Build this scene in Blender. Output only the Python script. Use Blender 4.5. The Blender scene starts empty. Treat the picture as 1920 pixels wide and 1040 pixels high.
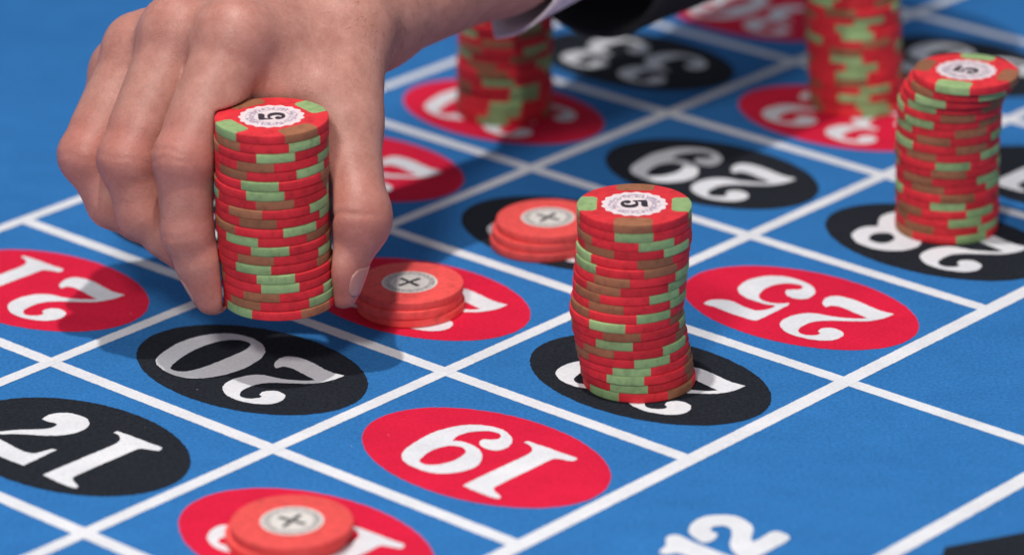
import bpy, bmesh, math, random
import numpy as np
from mathutils import Vector, Matrix
from mathutils.geometry import tessellate_polygon

random.seed(7)
rng = np.random.default_rng(7)
MM = 0.001
scene = bpy.context.scene
C = scene.collection

# ------------------------------------------------------------------ camera
cam_data = bpy.data.cameras.new('camera')
cam = bpy.data.objects.new('camera', cam_data)
C.objects.link(cam)
scene.camera = cam
cam_data.sensor_width = 36.0
cam_data.lens = 136.35
cam_data.clip_start = 0.05
cam_data.clip_end = 50.0
PITCH, ROLL = math.radians(22.296), math.radians(-0.534)
cam.location = (0.00506, -1.32371, 0.54280)
cam.rotation_mode = 'QUATERNION'
fwd = Vector((-0.00354, math.cos(PITCH), -math.sin(PITCH))).normalized()
q = fwd.to_track_quat('-Z', 'Y')
cam.rotation_quaternion = q @ Matrix.Rotation(ROLL, 3, 'Z').to_quaternion()
cam_data.dof.use_dof = True
cam_data.dof.focus_distance = 1.345
cam_data.dof.aperture_fstop = 6.3
cam_data.dof.aperture_blades = 0

# ------------------------------------------------------------------ light
world = bpy.data.worlds.new('World')
scene.world = world
world.use_nodes = True
bg = world.node_tree.nodes['Background']
bg.inputs[0].default_value = (0.80, 0.86, 1.0, 1)
bg.inputs[1].default_value = 0.35

def area(name, loc, target, size, power, col):
    l = bpy.data.lights.new(name, 'AREA')
    l.shape = 'DISK'
    l.size = size
    l.energy = power
    l.color = col
    o = bpy.data.objects.new(name, l)
    o.location = loc
    o.rotation_euler = (Vector(target) - Vector(loc)).to_track_quat('-Z', 'Y').to_euler()
    C.objects.link(o)
    return o

area('overhead_lamp', (-0.09, -0.17, 1.20), (0.0, 0.0, 0.0), 0.035, 9.1, (1.0, 0.96, 0.92))
area('front_lamp', (-0.33, -1.40, 1.27), (0.0, 0.0, 0.03), 0.24, 16.5, (1.0, 0.95, 0.90))

scene.view_settings.view_transform = 'Standard'
scene.view_settings.look = 'None'
scene.view_settings.exposure = 0.0
scene.view_settings.gamma = 1.0
scene.view_settings.use_curve_mapping = False

# ------------------------------------------------------------------ materials
def new_mat(name):
    m = bpy.data.materials.new(name)
    m.use_nodes = True
    nt = m.node_tree
    return m, nt, nt.nodes['Principled BSDF']

def link(nt, a, ao, b, bi):
    nt.links.new(a.outputs[ao], b.inputs[bi])

def tex_coord(nt, scale=1000.0):
    """object coordinates in millimetres"""
    tc = nt.nodes.new('ShaderNodeTexCoord')
    mp = nt.nodes.new('ShaderNodeMapping')
    mp.inputs['Scale'].default_value = (scale,) * 3
    link(nt, tc, 'Object', mp, 'Vector')
    return mp

def noise(nt, mp, scale, detail=2.0, rough=0.5):
    n = nt.nodes.new('ShaderNodeTexNoise')
    n.inputs['Scale'].default_value = scale
    n.inputs['Detail'].default_value = detail
    n.inputs['Roughness'].default_value = rough
    link(nt, mp, 'Vector', n, 'Vector')
    return n

def ramp(nt, src, out, p0, p1, c0, c1):
    r = nt.nodes.new('ShaderNodeValToRGB')
    r.color_ramp.elements[0].position = p0
    r.color_ramp.elements[1].position = p1
    r.color_ramp.elements[0].color = (*c0, 1)
    r.color_ramp.elements[1].color = (*c1, 1)
    link(nt, src, out, r, 'Fac')
    return r

def mult(c, f):
    return tuple(min(1.0, x * f) for x in c)

def felt_mat(name, col, var=0.22, fuzz=0.35):
    m, nt, b = new_mat(name)
    mp = tex_coord(nt)
    fine = noise(nt, mp, 0.75, 3.0, 0.7)
    wide = noise(nt, mp, 0.02, 3.0, 0.55)
    r1 = ramp(nt, fine, 'Fac', 0.28, 0.74, mult(col, 1 - var), mult(col, 1 + var))
    r2 = ramp(nt, wide, 'Fac', 0.3, 0.7, (0.90, 0.92, 0.94), (1.0, 1.0, 1.0))
    mx = nt.nodes.new('ShaderNodeMixRGB')
    mx.blend_type = 'MULTIPLY'
    mx.inputs[0].default_value = 1.0
    link(nt, r1, 'Color', mx, 1)
    link(nt, r2, 'Color', mx, 2)
    drag = nt.nodes.new('ShaderNodeMapping')
    drag.inputs['Rotation'].default_value = (0, 0, 0.7)
    drag.inputs['Scale'].default_value = (0.05, 0.075, 1.0)
    link(nt, mp, 'Vector', drag, 'Vector')
    dn = noise(nt, drag, 1.0, 4.0, 0.6)
    r3 = ramp(nt, dn, 'Fac', 0.34, 0.68, (0.93, 0.935, 0.94), (1.04, 1.04, 1.04))
    mw = nt.nodes.new('ShaderNodeMixRGB')
    mw.blend_type = 'MULTIPLY'
    mw.inputs[0].default_value = 1.0
    link(nt, mx, 'Color', mw, 1)
    link(nt, r3, 'Color', mw, 2)
    lint = nt.nodes.new('ShaderNodeTexVoronoi')
    lint.inputs['Scale'].default_value = 0.075
    lint.inputs['Randomness'].default_value = 1.0
    link(nt, mp, 'Vector', lint, 'Vector')
    r4 = ramp(nt, lint, 'Distance', 0.012, 0.026, (0.38, 0.38, 0.38), (0, 0, 0))
    ml = nt.nodes.new('ShaderNodeMixRGB')
    ml.inputs[2].default_value = (0.62, 0.66, 0.72, 1)
    link(nt, r4, 'Color', ml, 0)
    link(nt, mw, 'Color', ml, 1)
    link(nt, ml, 'Color', b, 'Base Color')
    b.inputs['Roughness'].default_value = 0.95
    b.inputs['Specular IOR Level'].default_value = 0.12
    b.inputs['Sheen Weight'].default_value = fuzz
    b.inputs['Sheen Roughness'].default_value = 0.6
    b.inputs['Sheen Tint'].default_value = (*mult(col, 1.3), 1)
    bp = nt.nodes.new('ShaderNodeBump')
    bp.inputs['Strength'].default_value = 0.45
    bp.inputs['Distance'].default_value = 0.00035
    link(nt, fine, 'Fac', bp, 'Height')
    link(nt, bp, 'Normal', b, 'Normal')
    return m

M_BLUE = felt_mat('blue_felt', (0.030, 0.172, 0.445), 0.26, 0.08)
M_WHITE = felt_mat('white_print', (0.76, 0.76, 0.78), 0.10, 0.0)
M_RED = felt_mat('red_print', (0.70, 0.013, 0.050), 0.14, 0.0)
M_BLACK = felt_mat('black_print', (0.016, 0.019, 0.026), 0.5, 0.06)

def clay_mat(name, col, wear=(0.9, 0.85, 0.8), wear_amt=0.12, var=0.12):
    m, nt, b = new_mat(name)
    mp = tex_coord(nt)
    oi = nt.nodes.new('ShaderNodeObjectInfo')
    add = nt.nodes.new('ShaderNodeVectorMath')
    add.operation = 'ADD'
    sc = nt.nodes.new('ShaderNodeMath')
    sc.operation = 'MULTIPLY'
    sc.inputs[1].default_value = 400.0
    link(nt, oi, 'Random', sc, 0)
    link(nt, mp, 'Vector', add, 0)
    nt.links.new(sc.outputs[0], add.inputs[1])
    n1 = noise(nt, add, 0.16, 4.0, 0.6)
    n2 = noise(nt, add, 0.9, 3.0, 0.65)
    r1 = ramp(nt, n1, 'Fac', 0.3, 0.72, mult(col, 1 - var), mult(col, 1 + var))
    # per chip tone
    hsv = nt.nodes.new('ShaderNodeHueSaturation')
    mr = nt.nodes.new('ShaderNodeMapRange')
    mr.inputs['To Min'].default_value = 0.78
    mr.inputs['To Max'].default_value = 1.08
    link(nt, oi, 'Random', mr, 'Value')
    link(nt, mr, 'Result', hsv, 'Value')
    link(nt, r1, 'Color', hsv, 'Color')
    r2 = ramp(nt, n2, 'Fac', 0.60, 0.80, (0, 0, 0), (wear_amt,) * 3)
    mx = nt.nodes.new('ShaderNodeMixRGB')
    mx.inputs[2].default_value = (*wear, 1)
    link(nt, r2, 'Color', mx, 0)
    link(nt, hsv, 'Color', mx, 1)
    link(nt, mx, 'Color', b, 'Base Color')
    n3 = noise(nt, add, 0.32, 5.0, 0.7)
    gr = ramp(nt, n3, 'Fac', 0.30, 0.50, (0.62, 0.60, 0.58), (1, 1, 1))
    mg = nt.nodes.new('ShaderNodeMixRGB')
    mg.blend_type = 'MULTIPLY'
    mg.inputs[0].default_value = 0.6
    link(nt, mx, 'Color', mg, 1)
    link(nt, gr, 'Color', mg, 2)
    link(nt, mg, 'Color', b, 'Base Color')
    b.inputs['Roughness'].default_value = 0.70
    b.inputs['Specular IOR Level'].default_value = 0.30
    bp = nt.nodes.new('ShaderNodeBump')
    bp.inputs['Strength'].default_value = 0.22
    bp.inputs['Distance'].default_value = 0.00022
    link(nt, n2, 'Fac', bp, 'Height')
    link(nt, bp, 'Normal', b, 'Normal')
    return m

M_CHIP = clay_mat('red_clay', (0.70, 0.026, 0.038), wear=(0.80, 0.12, 0.12), wear_amt=0.30)
M_GREEN = clay_mat('green_clay', (0.30, 0.45, 0.19), wear=(0.5, 0.55, 0.4))
M_BROWN = clay_mat('brown_clay', (0.33, 0.128, 0.062), wear=(0.5, 0.3, 0.2))
M_SALMON = clay_mat('salmon_clay', (0.88, 0.092, 0.084), wear=(0.95, 0.3, 0.25), wear_amt=0.25, var=0.06)
M_INK = clay_mat('dark_ink', (0.035, 0.025, 0.04), wear=(0.4, 0.35, 0.4), wear_amt=0.35)
M_EMBLEM = clay_mat('black_ink', (0.03, 0.03, 0.035), wear=(0.5, 0.5, 0.5), wear_amt=0.25)

def inlay_mat(name, col, ring_lo, ring_hi, ink, seed, thr):
    """paper inlay with a worn ring of tiny illegible print"""
    m, nt, b = new_mat(name)
    tc = nt.nodes.new('ShaderNodeTexCoord')
    sep = nt.nodes.new('ShaderNodeSeparateXYZ')
    link(nt, tc, 'Object', sep, 'Vector')
    def mth(op, a, bb=None):
        n = nt.nodes.new('ShaderNodeMath')
        n.operation = op
        for i, v in enumerate((a, bb)):
            if v is None:
                continue
            if isinstance(v, (int, float)):
                n.inputs[i].default_value = v
            else:
                nt.links.new(v, n.inputs[i])
        return n.outputs[0]
    x, y = sep.outputs[0], sep.outputs[1]
    r = mth('SQRT', mth('ADD', mth('MULTIPLY', x, x), mth('MULTIPLY', y, y)))
    rmm = mth('MULTIPLY', r, 1000.0)
    ang = mth('ARCTAN2', y, x)
    comb = nt.nodes.new('ShaderNodeCombineXYZ')
    nt.links.new(mth('MULTIPLY', ang, 7.5), comb.inputs[0])
    nt.links.new(mth('MULTIPLY', rmm, 0.9), comb.inputs[1])
    comb.inputs[2].default_value = seed
    n = nt.nodes.new('ShaderNodeTexNoise')
    n.inputs['Scale'].default_value = 1.5
    n.inputs['Detail'].default_value = 1.0
    nt.links.new(comb.outputs[0], n.inputs['Vector'])
    ink_m = mth('GREATER_THAN', n.outputs['Fac'], thr)
    band = mth('MULTIPLY', mth('GREATER_THAN', rmm, ring_lo), mth('LESS_THAN', rmm, ring_hi))
    fac = mth('MULTIPLY', mth('MULTIPLY', ink_m, band), 0.78)
    mp = tex_coord(nt)
    g = noise(nt, mp, 0.35, 4.0, 0.6)
    rr = ramp(nt, g, 'Fac', 0.3, 0.75, mult(col, 0.84), mult(col, 1.06))
    mx = nt.nodes.new('ShaderNodeMixRGB')
    nt.links.new(fac, mx.inputs[0])
    link(nt, rr, 'Color', mx, 1)
    mx.inputs[2].default_value = (*ink, 1)
    link(nt, mx, 'Color', b, 'Base Color')
    b.inputs['Roughness'].default_value = 0.5
    b.inputs['Specular IOR Level'].default_value = 0.3
    return m

M_INLAY = inlay_mat('white_inlay', (0.78, 0.67, 0.69), 6.0, 9.0, (0.26, 0.20, 0.30), 3.0, 0.49)
M_INLAY2 = inlay_mat('grey_inlay', (0.74, 0.70, 0.66), 7.0, 9.2, (0.16, 0.14, 0.14), 8.0, 0.47)

# ------------------------------------------------------------------ helpers
def mesh_obj(name, verts, faces, mat, parent=None, smooth=False):
    me = bpy.data.meshes.new(name)
    me.from_pydata([tuple(v) for v in verts], [], faces)
    me.update()
    if mat is not None:
        me.materials.append(mat)
    if smooth:
        me.polygons.foreach_set('use_smooth', [True] * len(me.polygons))
    o = bpy.data.objects.new(name, me)
    C.objects.link(o)
    if parent is not None:
        o.parent = parent
    return o

def spline(pts, step=1.0):
    """closed Catmull-Rom through pts; a third item marks a sharp corner"""
    P = [np.array(p[:2], float) for p in pts]
    corner = [len(p) > 2 for p in pts]
    n = len(P)
    out = []
    for i in range(n):
        p1, p2 = P[i], P[(i + 1) % n]
        p0 = p1 if corner[i] else P[i - 1]
        p3 = p2 if corner[(i + 1) % n] else P[(i + 2) % n]
        d = np.linalg.norm(p2 - p1)
        k = max(1, int(round(d / step)))
        for j in range(k):
            t = j / k
            out.append(0.5 * ((2 * p1) + (p2 - p0) * t + (2 * p0 - 5 * p1 + 4 * p2 - p3) * t * t
                              + (3 * p1 - p0 - 3 * p2 + p3) * t ** 3))
    return np.array(out)

def flat_shape(name, loops, z, mat, parent, basis, origin, fray=0.10):
    """loops in local mm -> a flat printed patch lying on the felt"""
    L3, allv = [], []
    for L in loops:
        L = L + rng.normal(0, fray, L.shape)
        L3.append([Vector((a, b, 0)) for a, b in L])
        allv += [(a, b) for a, b in L]
    tris = tessellate_polygon(L3)
    V = [(origin[0] + basis[0][0] * a + basis[1][0] * b, origin[1] + basis[0][1] * a + basis[1][1] * b, z) for a, b in allv]
    V = [tuple(c * MM for c in v) for v in V]
    F = []
    for t in tris:
        a, b, c = (Vector(V[i]) for i in t)
        F.append(tuple(t) if (b - a).cross(c - a).z > 0 else tuple(reversed(t)))
    return mesh_obj(name, V, F, mat, parent)

# ------------------------------------------------------------------ the felt
U = np.array((56.49, 62.84))        # one cell along the rows (19 -> 22), mm
V_ = np.array((-82.21, 73.90))      # one cell across the rows (19 -> 20), mm
P00 = np.array((2.52, -222.71))
LU, LV = np.linalg.norm(U), np.linalg.norm(V_)
eu, ev = U / LU, V_ / LV
def grid(u, v):
    return P00 + U * u + V_ * v

felt = mesh_obj('table_felt', [(-1.6, -0.9, 0), (1.6, -0.9, 0), (1.6, 1.9, 0), (-1.6, 1.9, 0)], [(0, 1, 2, 3)], M_BLUE)
felt['kind'] = 'structure'

def strip(a, b, w, z):
    a, b = np.array(a), np.array(b)
    d = (b - a) / np.linalg.norm(b - a)
    nrm = np.array((-d[1], d[0]))
    L = np.linalg.norm(b - a)
    n = int(L / 1.2)
    left, right = [], []
    for i in range(n + 1):
        p = a + d * (L * i / n)
        left.append(p + nrm * (w / 2 + rng.normal(0, 0.06)))
        right.append(p - nrm * (w / 2 + rng.normal(0, 0.06)))
    vs = [(*(q * MM), z * MM) for q in left + right]
    fs = [(i, n + 1 + i, n + 2 + i, i + 1) for i in range(n)]
    return mesh_obj('grid_line', vs, fs, M_WHITE, felt)

for v in (0, 1, 2, 3):
    strip(grid(-3, v), grid(7, v), 6.2 if v in (0,) else 5.4, 0.16)
strip(grid(-3, -0.832), grid(6, -0.832), 6.2, 0.16)
for u in range(-3, 7):
    strip(grid(u, 0.02 if u != 2 else -0.81), grid(u, 2.985), 5.4, 0.10)

DIG = {
'0': [[(28.0,17.5),(29.9,14.8),(31.9,9.4),(33.3,2.7),(33.2,-3.2),(32.1,-8.1),(30.0,-12.1),(27.1,-15.3),(23.2,-17.6),(18.6,-18.6),(13.2,-18.2),(8.1,-16.1),(4.3,-12.9),(1.5,-8.2),(0.2,-3.0),(-0.3,2.3),(0.3,7.7),(1.6,12.3),(3.7,16.2),(6.6,19.3),(10.5,21.4),(15.4,22.0),(20.9,21.2),(24.9,19.8)],[(19.8,18.2),(21.3,15.2),(22.8,10.9),(24.1,5.5),(24.7,-0.4),(24.3,-6.0),(22.8,-10.6),(20.4,-13.7),(16.8,-15.1),(13.2,-14.6),(11.8,-12.2),(10.8,-8.0),(10.7,-2.4),(10.8,3.4),(11.0,9.2),(11.9,14.2),(13.4,17.5),(16.0,19.1),(18.4,19.1)]],
'1': [[(-12.2,21.9,1),(-12.0,17.1),(-12.1,4.3),(-12.2,-7.9),(-11.8,-11.9),(-10.3,-14.2),(-7.8,-15.7),(-4.9,-16.1,1),(-5.0,-17.7,1),(-13.1,-18.1),(-19.1,-18.2),(-26.2,-18.5,1),(-27.1,-17.2),(-26.9,-15.6,1),(-23.6,-14.5),(-21.1,-13.2),(-20.7,-10.9),(-20.7,-6.0),(-20.6,4.1),(-20.7,12.4),(-20.8,15.9),(-22.3,18.0),(-25.0,19.2),(-27.2,20.0,1),(-27.8,21.6,1),(-26.9,22.0),(-22.4,22.4),(-17.4,22.3)]],
'2': [[(-21.3,14.2,1),(-20.4,12.0),(-21.4,9.7),(-24.0,8.1),(-27.7,8.6),(-29.8,10.5),(-30.7,14.0),(-29.8,17.0),(-27.4,19.5),(-24.2,21.1),(-20.2,22.3),(-15.9,22.4),(-11.9,21.5),(-8.0,19.0),(-6.2,16.8),(-5.1,13.3),(-5.2,9.5),(-6.3,5.9),(-8.1,3.3),(-10.7,1.5),(-13.8,0.6),(-17.5,-0.3),(-21.5,-2.3),(-25.2,-4.7),(-27.2,-7.1,1),(-24.2,-7.5),(-19.8,-8.2),(-15.4,-8.9),(-12.2,-8.8),(-10.1,-7.9),(-9.6,-5.5,1),(-7.4,-6.6),(-5.6,-8.9),(-4.4,-12.4),(-5.3,-15.5),(-8.0,-17.0),(-12.1,-17.5),(-16.9,-17.1),(-22.0,-16.2),(-26.7,-15.7),(-32.0,-16.4,1),(-31.8,-11.9),(-30.5,-7.8),(-28.2,-4.3),(-24.9,-1.5),(-21.4,1.2),(-17.9,3.8),(-15.3,6.8),(-14.0,10.1),(-14.1,14.5),(-15.1,17.6),(-17.5,19.6),(-20.1,19.3),(-22.2,17.8),(-23.1,16.2),(-23.0,14.8,1)]],
'5': [[(26.0,20.6,1),(26.4,17.9),(25.2,15.3),(22.8,13.3),(20.1,12.4),(15.6,13.1),(11.7,13.6),(8.3,13.7),(6.2,12.1),(4.9,9.5),(4.7,6.8),(5.3,5.3,1),(8.4,6.5),(12.6,6.8),(16.8,6.6),(21.4,5.2),(24.7,2.6),(26.5,-0.4),(27.7,-5.6),(27.2,-9.9),(25.6,-13.7),(23.2,-16.5),(20.1,-18.4),(16.3,-19.3),(11.7,-19.3),(6.8,-18.1),(2.9,-15.3),(0.8,-11.8),(0.3,-8.3),(1.6,-5.7),(4.6,-4.4),(7.8,-4.9),(10.1,-6.8),(11.2,-8.9,1),(9.9,-10.5),(8.0,-11.7),(7.9,-14.1),(9.5,-15.8),(11.8,-15.7),(14.7,-14.4),(16.7,-11.9),(17.8,-9.0),(17.9,-4.7),(16.7,-0.4),(14.9,2.6),(12.4,4.3),(9.3,4.7),(6.2,3.6),(3.9,1.6),(2.7,0.2,1),(1.9,1.8),(1.7,6.4),(1.5,11.6),(1.4,16.7),(1.6,20.6,1),(3.3,21.3),(8.8,21.5),(14.6,21.3),(20.8,20.6),(23.9,21.0)]],
'7': [[(21.3,-7.6,1),(22.2,-10.1),(21.7,-13.3),(19.5,-16.0),(16.1,-17.6),(11.8,-18.0),(8.0,-16.8),(5.1,-13.8),(4.2,-10.1),(4.8,-6.5),(6.4,-3.3),(9.2,-0.3),(13.0,2.3),(17.5,5.2),(21.4,8.6),(24.0,11.3),(25.4,14.2,1),(23.0,13.2),(19.3,12.7),(15.8,13.0),(10.4,13.7),(5.6,13.8),(3.0,12.9),(1.9,11.2),(1.4,8.9),(0.7,6.4),(-1.1,5.9,1),(-1.1,10.2),(-1.6,16.2),(-1.8,21.3,1),(1.5,21.5),(6.0,21.6),(9.0,21.6),(14.9,21.9),(23.0,21.3),(27.8,20.3,1),(28.0,17.0),(26.5,11.9),(24.3,8.3),(21.3,4.1),(17.7,0.4),(14.6,-2.8),(13.7,-5.2),(14.1,-7.7),(16.0,-8.2),(18.7,-7.4)]],
'9': [[(7.3,-7.8,1),(6.4,-6.4),(4.1,-4.7),(0.5,-4.2),(-2.4,-5.7),(-3.3,-8.9),(-2.1,-13.0),(0.8,-16.3),(5.4,-18.6),(10.2,-18.9),(14.6,-17.5),(18.1,-15.1),(20.7,-11.7),(22.4,-7.3),(23.5,-2.4),(23.4,3.2),(22.4,9.7),(21.0,15.0),(18.9,18.2),(15.9,20.6),(12.2,21.8),(7.6,22.1),(3.0,21.6),(-0.8,19.7),(-3.4,16.5),(-5.2,12.4),(-5.5,7.9),(-3.4,3.3),(-0.6,0.0),(2.8,-2.2),(6.6,-3.3),(9.9,-3.4),(12.4,-2.7),(14.1,-1.5,1),(15.4,-5.2),(14.8,-9.4),(13.1,-12.4),(10.8,-14.8),(8.0,-15.8),(5.6,-15.9),(3.9,-14.4),(3.6,-12.4),(5.0,-10.5),(7.0,-9.2)],[(12.3,16.1),(13.7,11.6),(14.1,7.1),(13.2,3.9),(11.6,1.5),(9.0,0.3),(6.3,0.8),(4.4,2.9),(3.4,6.3),(3.3,10.5),(4.6,14.5),(6.5,17.2),(9.0,18.3),(11.0,17.8)]],
'8': [[(0,22.5),(6.5,21.2),(11.8,17),(13.8,11.2),(12.8,6.3),(10,3.3),(12.4,-0.4),(15,-6),(14.6,-11.4),(11.5,-15.8),(6,-18.6),(0,-19.2),(-6,-18.6),(-11.5,-15.8),(-14.6,-11.4),(-15,-6),(-12.4,-0.4),(-10,3.3),(-12.8,6.3),(-13.8,11.2),(-11.8,17),(-6.5,21.2)],
      [(1.5,17),(4.6,16),(6.4,12),(5.6,8.3),(2.2,6.1),(-1.8,8.2),(-3.4,12),(-2.2,15.8)],
      [(0,-0.6),(4.4,-3.2),(5.6,-8.2),(3.9,-13.4),(0,-15.6),(-3.9,-13.4),(-5.6,-8.2),(-4.4,-3.2)]],
'3': [[(-11.5,14.5),(-10,18.5),(-5,21.5),(1,22.3),(7,21),(11,17.5),(12,12.5),(10,7.5),(5.5,3.6),(9.5,1.5),(13,-3),(13.8,-8),(12,-13.5),(7.5,-17.5),(1,-19),(-6,-18),(-11,-15),(-13,-10.5),(-11.5,-7),(-8,-5.8),(-5,-7.5),(-4.5,-10.5),(-6,-12.8,1),(-4,-15.2),(0,-16),(3.5,-14.5),(5,-10),(4.8,-4.5),(3,-0.5),(-1,1.2),(-4,1.5,1),(-4,3.8,1),(0,4.5),(2.5,7),(3.6,11.5),(3,16.5),(1,19),(-2,19.3),(-4.5,18.3),(-5.5,17.3,1),(-4,15.5),(-4,12.5),(-6,10.3),(-9,10.5),(-11,12.5)]],
'4': [[(3,22,1),(8,22,1),(8,-5,1),(13,-5,1),(13,-8.5,1),(8,-8.5,1),(8,-16,1),(12,-17,1),(12,-18.8,1),(-3.5,-18.8,1),(-3.5,-17,1),(0.5,-16,1),(0.5,-8.5,1),(-14,-8.5,1),(-14,-6,1)],[(0.5,12,1),(0.5,-5,1),(-10.5,-5,1)]],
}
DIG['6'] = [[tuple([-p[0], 3.2 - p[1]] + list(p[2:])) for p in L] for L in DIG['9']]
for k, L in DIG.items():                       # centre every digit about its own width
    xs = [p[0] for p in L[0]]
    cx = 0.5 * (min(xs) + max(xs))
    DIG[k] = [spline([tuple([p[0] - cx] + list(p[1:])) for p in l]) for l in L]

REDS = {1, 3, 5, 7, 9, 12, 14, 16, 18, 19, 21, 23, 25, 27, 30, 32, 34, 36}
PLACE = {19: (-16.3, 9.0), 17: (-17.0, 12.6), 21: (-16.0, 15.6), 20: (-17.4, 16.5), 25: (-18.2, 14.0)}
th = np.linspace(0, 2 * math.pi, 240, endpoint=False)
OVAL = np.column_stack((-2.2 + 47.9 * np.cos(th), 0.3 + 31.4 * np.sin(th)))
for n in range(16, 37):
    r, k = (n - 1) // 3 - 6, (n - 1) % 3
    o0 = grid(r + 0.5, k + 0.5)
    basis = (ev, -eu)
    ov = flat_shape('number_oval', [OVAL], 0.13, M_RED if n in REDS else M_BLACK, felt, basis, o0)
    tx, ux = PLACE.get(n, (-17.8, 14.2))
    for d, x in zip(str(n), (tx, ux)):
        flat_shape('numeral', [L + np.array((x, 0)) for L in DIG[d]], 0.22, M_WHITE, ov, basis, o0, 0.08)

# "12" of the dozen box, read along the row direction
TWO = [(-33.88,-42.58),(-31.75,-45.95),(-30.71,-49.55),(-30.78,-52.99),(-31.76,-55.73),(-34.1,-58.36),(-36.96,-60.38),(-40.0,-60.97),(-43.84,-60.15),(-47.09,-58.47),(-49.39,-55.99),(-51.47,-52.61),(-53.21,-50.43),(-54.3,-50.05,1),(-54.37,-52.91),(-54.14,-57.14),(-54.23,-59.81),(-54.99,-60.84),(-57.18,-61.25),(-60.05,-60.78,1),(-61.28,-59.62,1),(-61.91,-57.22),(-61.88,-51.34),(-62.02,-44.49),(-62.15,-39.26,1),(-59.63,-38.52),(-55.73,-39.48),(-52.21,-41.51),(-49.75,-43.77),(-47.23,-47.47),(-45.05,-50.76),(-42.91,-52.62),(-40.91,-53.13),(-39.05,-52.27),(-37.91,-50.54),(-37.88,-49.01),(-38.85,-47.62),(-40.03,-47.16),(-41.67,-47.09),(-42.57,-46.39),(-43.61,-44.33),(-43.9,-41.64),(-43.12,-39.5),(-41.47,-39.18),(-38.58,-39.99),(-35.69,-41.17)]
ONE = [(-32.2,-33.0),(-31.2,-35.8),(-32.1,-37.7),(-34.4,-38.4),(-39.8,-37.6),(-48.7,-37.4),(-56.5,-37.4),(-58.0,-38.2,1),(-62.0,-38.0,1),(-62.0,-24.0,1),(-58.0,-24.0,1),(-57.0,-27.5),(-48.0,-28.4),(-41.3,-28.2),(-39.5,-25.2),(-36.6,-24.8),(-35.6,-27.4),(-34.6,-30.6)]
for L in (TWO, ONE):
    flat_shape('dozen_numeral', [spline(L)], 0.22, M_WHITE, felt, (ev, -eu), P00, 0.05)
DIA = np.array([(-102.0, -86.8), (-126.0, -134.0), (-150.0, -86.8), (-126.0, -39.6)])
flat_shape('black_diamond', [DIA], 0.14, M_BLACK, felt, (ev, -eu), P00, 0.0)

# ------------------------------------------------------------------ chips
RC, HC = 19.5, 3.28
def chip_profile(grow=0.0):
    r, h, b = RC + grow, HC / 2 + grow, 0.46
    pts = [(0.0, h), (r * 0.6, h), (r - b, h)]
    for i in range(1, 4):
        a = math.radians(30 * i)
        pts.append((r - b + b * math.sin(a), h - b + b * math.cos(a)))
    return pts

def chip_mesh(mat):
    prof = chip_profile()
    prof = prof + [(r, -z) for r, z in reversed(prof)]
    n = 72
    verts, faces = [(0, 0, prof[0][1] * MM)], []
    ring0 = []
    for r, z in prof[1:-1]:
        ring0.append(len(verts))
        verts += [(r * MM * math.cos(2 * math.pi * i / n), r * MM * math.sin(2 * math.pi * i / n), z * MM) for i in range(n)]
    verts.append((0, 0, prof[-1][1] * MM))
    for i in range(n):
        j = (i + 1) % n
        faces.append((0, ring0[0] + i, ring0[0] + j))
        for a, b in zip(ring0[:-1], ring0[1:]):
            faces.append((a + i, b + i, b + j, a + j))
        faces.append((len(verts) - 1, ring0[-1] + j, ring0[-1] + i))
    me = bpy.data.meshes.new('body')
    me.from_pydata(verts, [], faces)
    me.materials.append(mat)
    me.polygons.foreach_set('use_smooth', [True] * len(me.polygons))
    me.update()
    return me

def spot_mesh(mat):
    """edge spot: wraps top, rim and underside; local +x points outwards"""
    g = 0.045
    R, H, b, half, inner = RC + g, HC / 2 + g, 0.46, 6.5, 12.7
    ts = np.linspace(-half, half, 13)
    rows = []
    for k in (0.0, 0.34, 0.67, 1.0):
        row = []
        for y in ts:
            e = math.sqrt((R - b) ** 2 - y * y)
            yy = max(0.0, abs(y) - (half - 1.6))
            x0 = inner + (1.6 - math.sqrt(max(0.0, 1.6 ** 2 - yy ** 2)))
            row.append((x0 + (e - x0) * k, y, H))
        rows.append(row)
    for a in (30, 60, 90):
        a = math.radians(a)
        rr, zz = R - b + b * math.sin(a), H - b + b * math.cos(a)
        rows.append([(math.sqrt(rr * rr - y * y), y, zz) for y in ts])
    rows += [[(x, y, -z) for x, y, z in row] for row in reversed(rows)]
    verts = [tuple(c * MM for c in p) for row in rows for p in row]
    w = len(ts)
    faces = [(i * w + j, (i + 1) * w + j, (i + 1) * w + j + 1, i * w + j + 1) for i in range(len(rows) - 1) for j in range(w - 1)]
    me = bpy.data.meshes.new('edge_spot')
    me.from_pydata(verts, [], faces)
    me.materials.append(mat)
    me.polygons.foreach_set('use_smooth', [True] * len(me.polygons))
    me.update()
    return me

def disc_mesh(name, mat, rad, scal, n=160):
    t = np.linspace(0, 2 * math.pi, n, endpoint=False)
    rr = rad * np.ones(n) if not scal else rad * (1 + 0.035 * np.cos(t * scal))
    v = [(0, 0, 0)] + [(a * MM * math.cos(b), a * MM * math.sin(b), 0) for a, b in zip(rr, t)]
    f = [(0, i + 1, (i + 1) % n + 1) for i in range(n)]
    me = bpy.data.meshes.new(name)
    me.from_pydata(v, [], f)
    me.materials.append(mat)
    me.update()
    return me

def poly_mesh(name, mat, loops, scale):
    L3 = [[Vector((a * scale, b * scale, 0)) for a, b in L] for L in loops]
    V = [tuple(v * MM) for L in L3 for v in L]
    F = []
    for t in tessellate_polygon(L3):
        a, b, c = (Vector(V[i]) for i in t)
        F.append(tuple(t) if (b - a).cross(c - a).z > 0 else tuple(reversed(t)))
    me = bpy.data.meshes.new(name)
    me.from_pydata(V, [], F)
    me.materials.append(mat)
    me.update()
    return me

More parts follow.
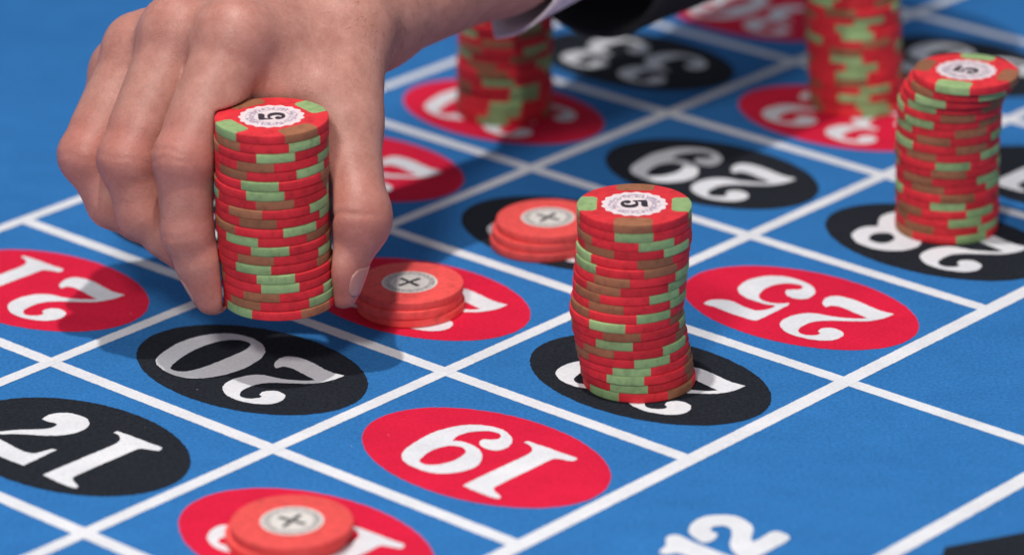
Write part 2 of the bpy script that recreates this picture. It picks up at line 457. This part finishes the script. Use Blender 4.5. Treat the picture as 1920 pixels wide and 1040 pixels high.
ME_CHIP, ME_SAL = chip_mesh(M_CHIP), chip_mesh(M_SALMON)
ME_GREEN, ME_BROWN = spot_mesh(M_GREEN), spot_mesh(M_BROWN)
ME_INLAY = disc_mesh('inlay', M_INLAY, 11.0, 17)
ME_INLAY2 = disc_mesh('inlay', M_INLAY2, 10.1, 0)
def embolden(L, d):
    t_ = np.roll(L, -1, 0) - np.roll(L, 1, 0)
    t_ /= np.linalg.norm(t_, axis=1)[:, None] + 1e-9
    nrm = np.column_stack((t_[:, 1], -t_[:, 0]))
    area2 = np.sum(L[:, 0] * np.roll(L[:, 1], -1) - np.roll(L[:, 0], -1) * L[:, 1])
    return L + nrm * (d if area2 > 0 else -d)
ME_FIVE = poly_mesh('numeral', M_INK, [embolden(L - np.array((0, 1.2)), 1.15) * np.array((1.1, 1.0)) for L in DIG['5']], 0.215)

cross = []
for q in range(4):                               # four-armed emblem with knobbed arms
    a = q * math.pi / 2
    for x, y in ((0.75, -0.75), (1.5, -0.5), (2.3, -0.9), (3.1, -0.55), (3.9, -0.9), (4.6, 0.0), (3.9, 0.9), (3.1, 0.55), (2.3, 0.9), (1.5, 0.5)):
        cross.append((x * math.cos(a) - y * math.sin(a), x * math.sin(a) + y * math.cos(a)))
ME_CROSS = poly_mesh('emblem', M_EMBLEM, [spline(cross, 0.4)], 1.12)

def child(name, me, parent, loc=(0, 0, 0), rz=0.0):
    o = bpy.data.objects.new(name, me)
    C.objects.link(o)
    o.parent = parent
    o.location = loc
    o.rotation_euler = (0, 0, rz)
    return o

ORD = ['topmost', 'second', 'third', 'fourth', 'fifth', 'sixth', 'seventh', 'eighth', 'ninth', 'tenth', 'eleventh', 'twelfth',
       'thirteenth', 'fourteenth', 'fifteenth', 'sixteenth', 'seventeenth', 'eighteenth', 'nineteenth', 'lowest']

def place_chip(x, y, z, rz, kind, label, group, top, tilt=(0, 0), face_rot=0.0):
    root = bpy.data.objects.new('casino_chip', None)
    root.empty_display_size = 0.01
    C.objects.link(root)
    root.location = (x * MM, y * MM, z * MM)
    root.rotation_euler = (tilt[0], tilt[1], rz)
    root['label'], root['category'], root['group'] = label, 'casino chip', group
    child('body', ME_CHIP if kind == 'red' else ME_SAL, root)
    if kind == 'red':
        for i in range(4):
            child('edge_spot', ME_GREEN if i % 2 == 0 else ME_BROWN, root, rz=i * math.pi / 2)
    if top:
        ip = child('inlay', ME_INLAY if kind == 'red' else ME_INLAY2, root, (0, 0, (HC / 2 + 0.06) * MM), face_rot - rz)
        child('numeral' if kind == 'red' else 'emblem', ME_FIVE if kind == 'red' else ME_CROSS, ip, (0, 0, 0.05 * MM))
    return root

def stack(phis, base, z0, pitch, curve, where, group, face_rot, vary=0.35):
    """phis: bearing of a green spot from the front, top chip first; curve: (k, dx, dy) offsets in mm, k=0 top"""
    n = len(phis)
    ks = [c[0] for c in curve]
    for k, phi in enumerate(phis):
        dx = float(np.interp(k, ks, [c[1] for c in curve])) + random.uniform(-vary, vary)
        dy = float(np.interp(k, ks, [c[2] for c in curve])) + random.uniform(-vary, vary)
        z = z0 + (n - 1 - k + 0.5) * pitch
        rz = math.radians(-90 + phi)
        o = 'topmost' if k == 0 else ('lowest' if k == n - 1 else ORD[k])
        lab = f'{o} red chip with green edge spots in {where}' if k in (0, n - 1) else f'{o} red chip down in {where}'
        place_chip(base[0] + dx, base[1] + dy, z, rz, 'red', lab, group, k == 0, face_rot=face_rot,
                   tilt=(random.uniform(-0.003, 0.003), random.uniform(-0.003, 0.003)))

HELD = (-81.9, -67.58)
HZ0, HPITCH = 20.0, 3.38
OFF = np.array((1.0, -14.4, 6.0))        # the whole grip: hand and stack together
stack([-54, 40, 8, 76, 48, -10, -3, -83, 64, 78, 34, -31, -1, 73, -20, 2, 6, 75, 54, -46], (HELD[0] + OFF[0], HELD[1] + OFF[1]), HZ0 + OFF[2], HPITCH,
      [(0, 0, 0), (5, -0.6, 0), (10, -1.0, 0), (14, -0.3, 0), (19, 0.9, 0)],
      'the stack held in the hand', 'chips of the stack held in the hand', math.radians(98), 0.25)
stack([-93, -2, 22, 48, -68, -60, 67, 59, 38, 63, 27, -22, 82, -17, 52, 20, -4, -13, -10, -42], (43.6, -95.6), 0.25, 3.30,
      [(0, -1.3, -1), (2, -1.2, -1), (5, -2.0, -1), (8, -3.0, -1), (11, -3.9, -1), (14, -2.6, -0.5), (16, -1.4, 0), (17, -0.6, 0), (19, 0.4, 0.6)],
      'the tall stack on black 22', 'chips of the stack on black 22', math.radians(-86), 0.3)
stack([-22, 33, -36, -43, -87, -42, -71, 66, -67, 52, 1, 85, 48, 61, 96, -5, 35, 14, 50, 24], (165.4, 47.5), 0.25, 3.30,
      [(0, 3.6, -10), (1, 2.4, -8), (2, 0.6, -6), (3, -0.6, -4), (5, -1.0, -2), (9, -1.2, -1), (14, -0.4, 0), (19, -0.2, 0)],
      'the leaning stack on black 28', 'chips of the stack on black 28', math.radians(60), 0.3)
stack([10, -30, 60, -70, 18, 5, -45, 30, -55, 80, 42, -65, 60, 75, -7, 28, 24, 2, 0, -14], (-3.1, 181), 0.25, 3.30,
      [(0, 0, 0), (10, 0.6, 0), (19, 0, 0)], 'the stack on red 30 below the sleeve', 'chips of the stack on red 30', math.radians(20), 0.5)
stack([30, -20, 70, 15, -40, -48, 70, 17, -5, 0, -65, 75, -15, 3, -9, 80, 18, -8, 15, 21], (142.4, 187), 0.25, 3.30,
      [(0, -3.0, 0), (8, -2.2, 0), (15, -0.6, 0), (19, 0.2, 0)], 'the stack on red 32 near the corner', 'chips of the stack on red 32', math.radians(-40), 0.6)

def salmon_pile(offs, base, where, group, rot):
    n = len(offs)
    for k, (dx, dy) in enumerate(offs):
        o = {0: 'topmost', n - 1: 'lowest'}.get(k, 'middle')
        place_chip(base[0] + dx, base[1] + dy, 0.25 + (n - 1 - k + 0.5) * 3.30, random.uniform(0, 6), 'salmon',
                   f'{o} plain salmon chip of {where}', group, k == 0, face_rot=rot,
                   tilt=(random.uniform(-0.004, 0.004), random.uniform(-0.004, 0.004)))

salmon_pile([(0, 0), (-0.6, -0.6), (0.4, 0.3)], (-36.9, -28.4), 'the low pile on red 23', 'plain chips on red 23', math.radians(42))
salmon_pile([(0, 0), (-1.6, -0.8), (-2.4, -1.6)], (13.6, 34.5), 'the low pile on black 26', 'plain chips on black 26', math.radians(55))
salmon_pile([(0, 0), (-1.9, 0.6)], (-69.5, -217.7), 'the pair on red 16 at the bottom edge', 'plain chips on red 16', math.radians(60))

# ------------------------------------------------------------------ the hand
VOX = 0.8
LO = np.array((-178.0, -100.0, 2.0)); HI = np.array((64.0, 190.0, 142.0))
NX, NY, NZ = [int((HI[i] - LO[i]) / VOX) + 1 for i in range(3)]
AX = [LO[i] + VOX * np.arange(n, dtype=np.float32) for i, n in enumerate((NX, NY, NZ))]

def field():
    return np.full((NX, NY, NZ), 60.0, dtype=np.float32)

def box(lo, hi):
    s = []
    for i, n in enumerate((NX, NY, NZ)):
        a = max(0, int((lo[i] - LO[i]) / VOX)); b = min(n, int((hi[i] - LO[i]) / VOX) + 2)
        s.append(slice(a, b))
    return tuple(s)

def pts(s):
    return (AX[0][s[0]][:, None, None], AX[1][s[1]][None, :, None], AX[2][s[2]][None, None, :])

def smin(a, b, k):
    h = np.clip(0.5 + 0.5 * (b - a) / k, 0, 1)
    return b + (a - b) * h - k * h * (1 - h)

def cone(F, a, b, r1, r2, k):
    """smooth-union a tapered capsule into field F"""
    a, b = np.array(a, float), np.array(b, float)
    m = max(r1, r2) + k + 6
    s = box(np.minimum(a, b) - m, np.maximum(a, b) + m)
    x, y, z = pts(s)
    d = b - a
    L2 = max(1e-6, float(d @ d))
    px, py, pz = x - a[0], y - a[1], z - a[2]
    h = np.clip((px * d[0] + py * d[1] + pz * d[2]) / L2, 0, 1)
    q = np.sqrt((px - d[0] * h) ** 2 + (py - d[1] * h) ** 2 + (pz - d[2] * h) ** 2) - (r1 + (r2 - r1) * h)
    F[s] = smin(F[s], q.astype(np.float32), k)

def ell(F, c, rad, k, rot=None):
    c = np.array(c, float); m = max(rad) + k + 4
    s = box(c - m, c + m)
    x, y, z = pts(s)
    P = [x - c[0], y - c[1], z - c[2]]
    if rot is not None:
        P = [rot[i][0] * P[0] + rot[i][1] * P[1] + rot[i][2] * P[2] for i in range(3)]
    kk = np.sqrt((P[0] / rad[0]) ** 2 + (P[1] / rad[1]) ** 2 + (P[2] / rad[2]) ** 2)
    q = (kk - 1.0) * min(rad)
    F[s] = smin(F[s], q.astype(np.float32), k)

J = {
 'index':  [(-95.4, -36.6, 105.0), (-112.4, -64.6, 71.5), (-112.2, -69.5, 46.0), (-104.4, -71.0, 23.0)],
 'middle': [(-116.0, -22.6, 101.5), (-133.0, -49.6, 66.2), (-129.0, -53.6, 47.0), (-112.0, -55.6, 31.0)],
 'ring':   [(-131.5, -8.0, 90.5), (-149.0, -33.6, 61.5), (-141.0, -38.6, 45.0), (-121.0, -41.0, 34.0)],
 'pinky':  [(-139.5, 6.4, 78.0), (-149.6, -15.6, 60.0), (-142.0, -21.6, 46.0), (-126.0, -25.6, 36.0)],
 'thumb':  [(-60.3, -4.0, 96.0), (-58.6, -37.0, 74.5), (-54.0, -63.5, 48.5), (-59.2, -69.4, 22.6)],
}
RAD = {'index': (13.6, 10.4, 8.7, 5.9), 'middle': (13.4, 10.4, 8.6, 6.2), 'ring': (12.6, 10.0, 8.4, 6.2), 'pinky': (11.0, 8.6, 7.2, 5.8), 'thumb': (17.5, 12.4, 10.4, 5.0)}
WR, WU = (-52.0, 24.0, 92.0), (-62.0, 52.0, 84.0)         # radial and ulnar side of the wrist
hand = field()
# metacarpus
for n, w in (('index', WR), ('middle', (-55, 34, 96)), ('ring', (-59, 44, 92)), ('pinky', WU)):
    cone(hand, J[n][0], w, RAD[n][0] - 0.6, 15.0, 9.0)
cone(hand, J['index'][0], J['middle'][0], 10.5, 10.5, 6.0)
cone(hand, J['middle'][0], J['ring'][0], 10.5, 10.0, 6.0)
cone(hand, J['ring'][0], J['pinky'][0], 10.0, 9.0, 6.0)
cone(hand, (-98, -10, 88), (-70, 25, 84), 14, 16, 10.0)    # palm flesh
cone(hand, (-118, 0, 82), (-75, 40, 80), 12, 15, 10.0)
# wrist and forearm
cone(hand, WR, (-5, 78, 96), 18.0, 19.0, 10.0)
cone(hand, WU, (-16, 92, 92), 17.0, 19.0, 10.0)
cone(hand, (-5, 78, 96), (45, 140, 98), 19, 23, 10.0)
cone(hand, (-16, 92, 92), (34, 152, 92), 19, 23, 10.0)
# thumb base, thenar and web
t = J['thumb']
cone(hand, WR, t[0], 17.0, RAD['thumb'][0], 10.0)
cone(hand, t[0], t[1], 16.6, 12.4, 8.0)
cone(hand, (-82, -14, 92), (-62, -26, 82), 9.0, 11.0, 9.0)
cone(hand, (-96, -34, 95), (-64, -33, 84), 9.5, 10.0, 8.0)
cone(hand, (-94, -38, 90), (-70, -37, 84), 7.5, 8.5, 7.0)
cone(hand, J['index'][0], (-66, -16, 92), 10.0, 13.0, 9.0)
# thumb phalanges
th_f = field()
cone(th_f, t[1], t[2], 12.0, 10.6, 4.0)
cone(th_f, t[2], t[3], 10.2, 5.0, 4.0)
ell(th_f, (-53.2, -63.0, 49.0), (10.4, 10.4, 12.5), 5.0)
ell(th_f, (-59.0, -68.4, 32.0), (6.4, 8.6, 10.5), 3.0)
hand = smin(hand, th_f, 7.0)
# fingers: soft inside one finger, tight creases between neighbours
for n, kk in (('pinky', 2.0), ('ring', 1.8), ('middle', 1.4), ('index', 1.4)):
    f = field()
    j, r = [np.array(p) for p in J[n]], RAD[n]
    cone(f, j[0], j[1], r[0] - 1.2, r[1] + 0.2, 3.0)
    pm = 0.5 * (j[0] + j[1])
    cone(f, pm + (j[0] - pm) * 0.5, pm + (j[1] - pm) * 0.5, r[1] + 0.7, r[1] + 0.2, 4.0)
    cone(f, j[1], j[2], r[1] - 0.2, r[2] + 0.2, 3.0)
    cone(f, j[2], j[3], r[2], r[3], 3.0)
    mid = 0.5 * (j[2] + j[3])
    cone(f, mid, j[3], r[2] - 0.5, r[3], 3.0)
    dors = (j[1] - 0.5 * (j[0] + j[2])); dors /= np.linalg.norm(dors)
    ell(f, j[1] + dors * 0.8, (r[1] - 0.4,) * 3, 3.0)       # knuckle
    # blend the finger root into the palm, keep the rest crisp
    s = box(np.minimum.reduce(j) - 20, np.maximum.reduce(j) + 20)
    x, y, z = pts(s)
    dist = np.sqrt((x - j[0][0]) ** 2 + (y - j[0][1]) ** 2 + (z - j[0][2]) ** 2)
    k = kk + 4.5 * np.clip(1 - dist / 40.0, 0, 1)
    hand[s] = smin(hand[s], f[s], k.astype(np.float32))
# knuckle heads on the back of the hand
for n, rr in (('index', 11.6), ('middle', 11.6), ('ring', 10.6), ('pinky', 9.4)):
    c = np.array(J[n][0]) + np.array((-0.8, -1.0, 2.2))
    ell(hand, c, (rr,) * 3, 6.0)
# extensor tendons and a vein on the back of the hand
for n, w_, rr in (('index', (-50, 26, 108), 2.6), ('middle', (-56, 40, 109), 2.4), ('ring', (-62, 50, 105), 2.2)):
    a_ = np.array(J[n][0]) + np.array((2.0, 4.0, RAD[n][0] - 0.6))
    cone(hand, a_, w_, rr, rr, 3.5)
vp = [(-92, -6, 108), (-84, 4, 109.5), (-79, 7, 109), (-70, 16, 109.5), (-58, 22, 108)]
for a_, b_ in zip(vp[:-1], vp[1:]):
    cone(hand, a_, b_, 1.7, 1.7, 2.0)
# flesh flattens against the chips
s = box((HELD[0] - 40, HELD[1] - 40, 0), (HELD[0] + 40, HELD[1] + 40, 100))
x, y, z = pts(s)
cyl = np.maximum(np.sqrt((x - HELD[0]) ** 2 + (y - HELD[1]) ** 2) - (RC + 0.5), np.abs(z - (HZ0 + 10 * HPITCH)) - (10 * HPITCH + 0.3))
hand[s] = -smin(-hand[s], cyl.astype(np.float32), 1.2)

# creases over the joints
def groove(F, c, axis, side, offs, amp, w, reach):
    c = np.array(c, float); axis = np.array(axis, float); axis /= np.linalg.norm(axis)
    side = np.array(side, float); side /= np.linalg.norm(side)
    s = box(c - reach, c + reach)
    x, y, z = pts(s)
    px, py, pz = x - c[0], y - c[1], z - c[2]
    a = px * axis[0] + py * axis[1] + pz * axis[2]
    rr = np.sqrt(px * px + py * py + pz * pz) + 1e-6
    face = np.clip((px * side[0] + py * side[1] + pz * side[2]) / rr, 0, 1) ** 0.7
    lat = px * np.cross(axis, side)[0] + py * np.cross(axis, side)[1] + pz * np.cross(axis, side)[2]
    fade = np.clip(1.4 - rr / reach, 0, 1)
    for o_ in offs:
        wob = 0.5 * np.sin(lat * 0.7 + o_ * 2.1)
        F[s] += (amp * face * fade * np.exp(-((a - o_ - wob) / w) ** 2)).astype(np.float32)

for n, offs, am in (('index', (-3.6, -0.9, 2.4), 0.85), ('middle', (-2.6, 1.1), 0.6), ('ring', (-1.0, 2.6), 0.45)):
    j = [np.array(p) for p in J[n]]
    ax = (j[2] - j[0]); dr = j[1] - 0.5 * (j[0] + j[2])
    for i, o_ in enumerate(offs):
        lean = np.array((0.12 * i - 0.1, 0.1 * (i % 2), 0.0)) * np.linalg.norm(ax)
        groove(hand, j[1] + np.array((0.8 * i - 1.0, 0, 0)), ax + lean, dr + np.array((2.0 - 3 * i, -8, 0)), (o_,), am * (0.6, 1.0, 0.75)[i], 0.6, 11 + 2 * i)
    ax2 = j[3] - j[1]
    groove(hand, j[2], ax2, np.array((-0.7, -0.7, 0.0)), (-0.8,), 0.5 * am, 0.65, 13)
groove(hand, t[2], np.array(t[3]) - np.array(t[1]), (-0.7, -0.8, 0), (0.5,), 0.9, 1.1, 17)
groove(hand, t[2], np.array(t[3]) - np.array(t[1]), (1, -0.2, 0.2), (-2.4, 0.8), 0.25, 0.7, 15)

def surface_nets(F):
    """naive surface nets -> verts (mm), quads"""
    S = F < 0
    corners = [(i, j, k) for i in (0, 1) for j in (0, 1) for k in (0, 1)]
    cnt = sum(S[i:NX - 1 + i, j:NY - 1 + j, k:NZ - 1 + k].astype(np.int8) for i, j, k in corners)
    act = (cnt > 0) & (cnt < 8)
    idx = -np.ones(act.shape, dtype=np.int64)
    ci = np.argwhere(act)
    idx[act] = np.arange(len(ci))
    acc = np.zeros((len(ci), 3)); num = np.zeros(len(ci))
    val = {c: F[ci[:, 0] + c[0], ci[:, 1] + c[1], ci[:, 2] + c[2]].astype(float) for c in corners}
    for c in corners:
        for ax in range(3):
            if c[ax] == 0:
                d = list(c); d[ax] = 1; d = tuple(d)
                v0, v1 = val[c], val[d]
                m = (v0 < 0) != (v1 < 0)
                tt = np.where(m, v0 / np.where(m, v0 - v1, 1.0), 0)
                p = np.tile(np.array(c, float), (len(ci), 1)); p[:, ax] += tt
                acc[m] += p[m]; num[m] += 1
    verts = LO + VOX * (ci + acc / num[:, None])
    quads = []
    for ax in range(3):
        b, c = (ax + 1) % 3, (ax + 2) % 3
        sl0 = [slice(None)] * 3; sl1 = [slice(None)] * 3
        sl0[ax] = slice(0, -1); sl1[ax] = slice(1, None)
        e = np.argwhere(S[tuple(sl0)] != S[tuple(sl1)])
        e = e[(e[:, b] > 0) & (e[:, c] > 0) & (e[:, b] < F.shape[b] - 1) & (e[:, c] < F.shape[c] - 1)]
        inside = S[e[:, 0], e[:, 1], e[:, 2]]
        def g(db, dc):
            q = e.copy(); q[:, b] += db; q[:, c] += dc
            return idx[q[:, 0], q[:, 1], q[:, 2]]
        Q = np.column_stack([g(-1, -1), g(0, -1), g(0, 0), g(-1, 0)])
        Q[~inside] = Q[~inside][:, ::-1]
        quads.append(Q)
    return verts, np.vstack(quads)

hv, hq = surface_nets(hand)
# a little relaxation takes the voxel steps out
e = np.vstack([hq[:, [0, 1]], hq[:, [1, 2]], hq[:, [2, 3]], hq[:, [3, 0]]])
deg = np.bincount(e.ravel(), minlength=len(hv)).astype(float)
for _ in range(2):
    acc = np.zeros_like(hv)
    for a in range(3):
        acc[:, a] = np.bincount(e[:, 0], hv[e[:, 1], a], len(hv)) + np.bincount(e[:, 1], hv[e[:, 0], a], len(hv))
    hv = hv + 0.45 * (acc / deg[:, None] - hv)

# ---- skin
m, nt, b = new_mat('skin')
M_SKIN = m
at = nt.nodes.new('ShaderNodeAttribute')
at.attribute_name = 'flush'
mp = tex_coord(nt)
n1 = noise(nt, mp, 0.14, 5.0, 0.65)
n2 = noise(nt, mp, 0.7, 4.0, 0.65)
vor = nt.nodes.new('ShaderNodeTexVoronoi')
vor.feature = 'DISTANCE_TO_EDGE'
vor.inputs['Scale'].default_value = 0.95
link(nt, mp, 'Vector', vor, 'Vector')
base = ramp(nt, n1, 'Fac', 0.3, 0.72, (0.41, 0.178, 0.134), (0.545, 0.268, 0.212))
mx = nt.nodes.new('ShaderNodeMixRGB')
mx.inputs[2].default_value = (0.50, 0.150, 0.118, 1)
link(nt, at, 'Fac', mx, 0)
link(nt, base, 'Color', mx, 1)
fr = ramp(nt, n2, 'Fac', 0.35, 0.8, (0.90, 0.88, 0.87), (1.05, 1.04, 1.04))
mx2 = nt.nodes.new('ShaderNodeMixRGB')
mx2.blend_type = 'MULTIPLY'
mx2.inputs[0].default_value = 1.0
link(nt, mx, 'Color', mx2, 1)
link(nt, fr, 'Color', mx2, 2)
link(nt, mx2, 'Color', b, 'Base Color')
b.inputs['Roughness'].default_value = 0.46
b.inputs['Specular IOR Level'].default_value = 0.42
b.inputs['Subsurface Weight'].default_value = 0.2
b.inputs['Subsurface Radius'].default_value = (1.0, 0.35, 0.2)
b.inputs['Subsurface Scale'].default_value = 0.0025
bp = nt.nodes.new('ShaderNodeBump')
bp.inputs['Strength'].default_value = 0.4
bp.inputs['Distance'].default_value = 0.00022
link(nt, vor, 'Distance', bp, 'Height')
bp2 = nt.nodes.new('ShaderNodeBump')
bp2.inputs['Strength'].default_value = 0.3
bp2.inputs['Distance'].default_value = 0.0004
link(nt, n2, 'Fac', bp2, 'Height')
link(nt, bp, 'Normal', bp2, 'Normal')
link(nt, bp2, 'Normal', b, 'Normal')

person = bpy.data.objects.new('person', None)
person.empty_display_size = 0.03
person.location = (0.034, 0.150, 0.095)
C.objects.link(person)
person['label'] = 'person in a black jacket reaching in from the top, right hand gripping a chip stack'
person['category'] = 'person'

def body_part(name, verts, faces, mat, smooth=True):
    o = mesh_obj(name, (np.array(verts) + OFF) * MM - np.array(person.location), faces, mat, person, smooth)
    return o

body = body_part('body', hv, hq.tolist(), M_SKIN)
flush = np.zeros(len(hv))
for n in ('index', 'middle', 'ring', 'pinky'):
    for i, (rad_, am) in enumerate(((13, 0.35), (13, 0.55), (11, 0.35), (11, 0.6))):
        d = np.linalg.norm(hv - np.array(J[n][i]), axis=1)
        flush = np.maximum(flush, am * np.exp(-np.clip(d - 8, 0, None) ** 2 / (2 * (rad_ * 0.45) ** 2)))
for i, am in ((2, 0.45), (3, 0.6)):
    d = np.linalg.norm(hv - np.array(t[i]), axis=1)
    flush = np.maximum(flush, am * np.exp(-np.clip(d - 9, 0, None) ** 2 / 60))
att = body.data.attributes.new('flush', 'FLOAT', 'POINT')
att.data.foreach_set('value', flush.astype(np.float32))

m, nt, b = new_mat('nail')
M_NAIL = m
b.inputs['Base Color'].default_value = (0.50, 0.235, 0.19, 1)
b.inputs['Roughness'].default_value = 0.32
b.inputs['Subsurface Weight'].default_value = 0.15
b.inputs['Subsurface Scale'].default_value = 0.002

def sample(P):
    q = (np.asarray(P) - LO) / VOX
    i = np.clip(np.floor(q).astype(int), 0, np.array((NX, NY, NZ)) - 2)
    f = q - i
    c = hand[i[0]:i[0] + 2, i[1]:i[1] + 2, i[2]:i[2] + 2].astype(float)
    c = c[0] * (1 - f[0]) + c[1] * f[0]
    c = c[0] * (1 - f[1]) + c[1] * f[1]
    return float(c[0] * (1 - f[2]) + c[1] * f[2])

def nail(base_pt, tip_pt, normal, w, name='fingernail'):
    a, bb = np.array(base_pt, float), np.array(tip_pt, float)
    ax = bb - a
    L = np.linalg.norm(ax); ax /= L
    nn = np.array(normal, float); nn -= ax * (nn @ ax); nn /= np.linalg.norm(nn)
    sd = np.cross(ax, nn)
    vs, fs, NA, NB = [], [], 11, 11
    for i in range(NA):
        for k in range(NB):
            u = i / (NA - 1); v = k / (NB - 1) * 2 - 1
            hw = w / 2 * (1 - 0.5 * max(0.0, (0.35 - u) / 0.35) ** 2 - 0.45 * max(0.0, (u - 0.75) / 0.25) ** 2)
            c = a + ax * (L * u)
            an = v * 0.8 * hw / (w / 2)
            dirn = nn * math.cos(an) + sd * math.sin(an)
            st = c + sd * (hw * v) * 0.15
            lo_, hi_ = 0.0, 20.0
            for _ in range(16):
                md = 0.5 * (lo_ + hi_)
                if sample(st + dirn * md) < 0: lo_ = md
                else: hi_ = md
            lat = hw * v
            vs.append(st + dirn * (lo_ + 0.10 - 0.22 * (abs(v) ** 4)))
    vs = np.array(vs).reshape(NA, NB, 3)
    for _ in range(1):
        sm = vs.copy()
        sm[1:-1] += 0.5 * (0.5 * (vs[:-2] + vs[2:]) - vs[1:-1])
        sm[:, 1:-1] += 0.5 * (0.5 * (vs[:, :-2] + vs[:, 2:]) - sm[:, 1:-1])
        vs = sm
    vs = vs.reshape(-1, 3)
    fs = [(i * NB + k, (i + 1) * NB + k, (i + 1) * NB + k + 1, i * NB + k + 1) for i in range(NA - 1) for k in range(NB - 1)]
    o = body_part(name, vs, fs, M_NAIL)
    so = o.modifiers.new('thickness', 'SOLIDIFY'); so.thickness = 0.0002; so.offset = -1
    return o

nail((-59.0, -67.6, 33.5), (-59.8, -69.0, 23.0), (0.93, -0.36, 0.0), 8.5)
nail((-108.5, -70.2, 33.0), (-105.0, -71.0, 22.0), (-0.95, 0.1, -0.25), 9.5)

# ---- fine hair on the wrist and the back of the hand
def hair():
    vn = np.zeros_like(hv)
    fn = np.cross(hv[hq[:, 2]] - hv[hq[:, 0]], hv[hq[:, 3]] - hv[hq[:, 1]])
    for k in range(4):
        np.add.at(vn, hq[:, k], fn)
    vn /= np.linalg.norm(vn, axis=1)[:, None] + 1e-9
    d = np.array((-0.62, -0.77, -0.25))
    okv = (hv[:, 0] > -100) & (hv[:, 0] < 0) & (hv[:, 1] > -25) & (hv[:, 1] < 85) & (hv[:, 2] > 78)
    pick = rng.choice(np.argwhere(okv).ravel(), 420, replace=False)
    vs, fs = [], []
    for i in pick:
        p, n_ = hv[i], vn[i]
        if n_[2] < -0.3:
            continue
        L = rng.uniform(4, 9)
        g = d + rng.normal(0, 0.25, 3)
        g -= n_ * (g @ n_); g /= np.linalg.norm(g) + 1e-9
        c = [p, p + (n_ * 0.45 + g * 0.9) * L * 0.4, p + (n_ * 0.42 + g * 1.0) * L * 0.8]
        sd = np.cross(g, n_)
        w = (0.05, 0.042, 0.012)
        b0 = len(vs)
        for k in range(3):
            vs += [c[k] + sd * w[k], c[k] - sd * w[k] * 0.5 + n_ * w[k] * 0.87, c[k] - sd * w[k] * 0.5 - n_ * w[k] * 0.87]
        for k in range(2):
            for e_ in range(3):
                f_ = (e_ + 1) % 3
                fs.append((b0 + 3 * k + e_, b0 + 3 * k + f_, b0 + 3 * k + 3 + f_, b0 + 3 * k + 3 + e_))
    m, nt, b = new_mat('hair')
    b.inputs['Base Color'].default_value = (0.05, 0.028, 0.018, 1)
    b.inputs['Roughness'].default_value = 0.5
    o = body_part('arm_hair', vs, fs, m)
    o['kind'] = 'stuff'
hair()

# ---- sleeve and cuff: soft tubes round the forearm
def cloth(name, col, rough, weave):
    m, nt, b = new_mat(name)
    mp = tex_coord(nt)
    n = noise(nt, mp, weave, 3.0, 0.6)
    r = ramp(nt, n, 'Fac', 0.3, 0.7, mult(col, 0.75), mult(col, 1.25))
    link(nt, r, 'Color', b, 'Base Color')
    b.inputs['Roughness'].default_value = rough
    b.inputs['Specular IOR Level'].default_value = 0.2
    bp = nt.nodes.new('ShaderNodeBump')
    bp.inputs['Strength'].default_value = 0.4
    bp.inputs['Distance'].default_value = 0.0005
    link(nt, n, 'Fac', bp, 'Height')
    link(nt, bp, 'Normal', b, 'Normal')
    return m
M_JACKET = cloth('black_wool', (0.018, 0.018, 0.020), 0.9, 0.6)
M_SHIRT = cloth('white_cotton', (0.74, 0.70, 0.74), 0.85, 0.8)

def tube(name, mat, stations, n=72, fold=1.5, thick=1.2, seed=0.0, slant=0.0, pinch=0.0):
    vs, fs = [], []
    for i, (c, d, rh, rv) in enumerate(stations):
        d = np.array(d, float); d /= np.linalg.norm(d)
        sd = np.cross(d, (0, 0, 1)); sd /= np.linalg.norm(sd)
        up = np.cross(sd, d)
        for k in range(n):
            a = 2 * math.pi * k / n
            f = fold * (math.sin(3 * a + i * 0.9 + seed) * 0.6 + math.sin(5 * a - i * 0.7 + seed * 2) * 0.4)
            sl = slant * max(0.0, -math.cos(a)) * max(0.0, 1 - i / 3)
            vs.append(np.array(c) + sd * math.cos(a) * (rh + f) + up * math.sin(a) * (rv + f) * (1 - pinch * max(0.0, math.cos(a))) + d * sl)
    m_ = len(stations)
    fs = [(i * n + k, i * n + (k + 1) % n, (i + 1) * n + (k + 1) % n, (i + 1) * n + k) for i in range(m_ - 1) for k in range(n)]
    o = body_part(name, vs, fs, mat)
    so = o.modifiers.new('thickness', 'SOLIDIFY'); so.thickness = thick * MM; so.offset = -1
    return o

AD = (0.62, 0.77, 0.04)
def st(s_, rh, rv, dz=0.0):
    p = np.array((-10.0, 85.0, 96.0)) + np.array(AD) * s_
    return ((p[0], p[1], p[2] + dz), AD, rh, rv)
tube('shirt_cuff', M_SHIRT, [st(3, 34, 33, 0), st(12, 34, 31.5, 0), st(26, 34, 30, 0), st(44, 34, 28, 0), st(64, 35, 29, 0), st(100, 36, 30, 0)], fold=0.8, seed=1.0, slant=36.0, pinch=0.18)
tube('jacket_sleeve', M_JACKET, [st(62, 43, 49, 0), st(65, 44, 50, 0), st(76, 45.5, 50, 0), st(92, 48, 50, 0), st(115, 50, 50, 0), st(140, 52, 51, 0), st(190, 56, 54, 2), st(240, 60, 57, 4)], fold=1.8, thick=2.4, seed=0.4)
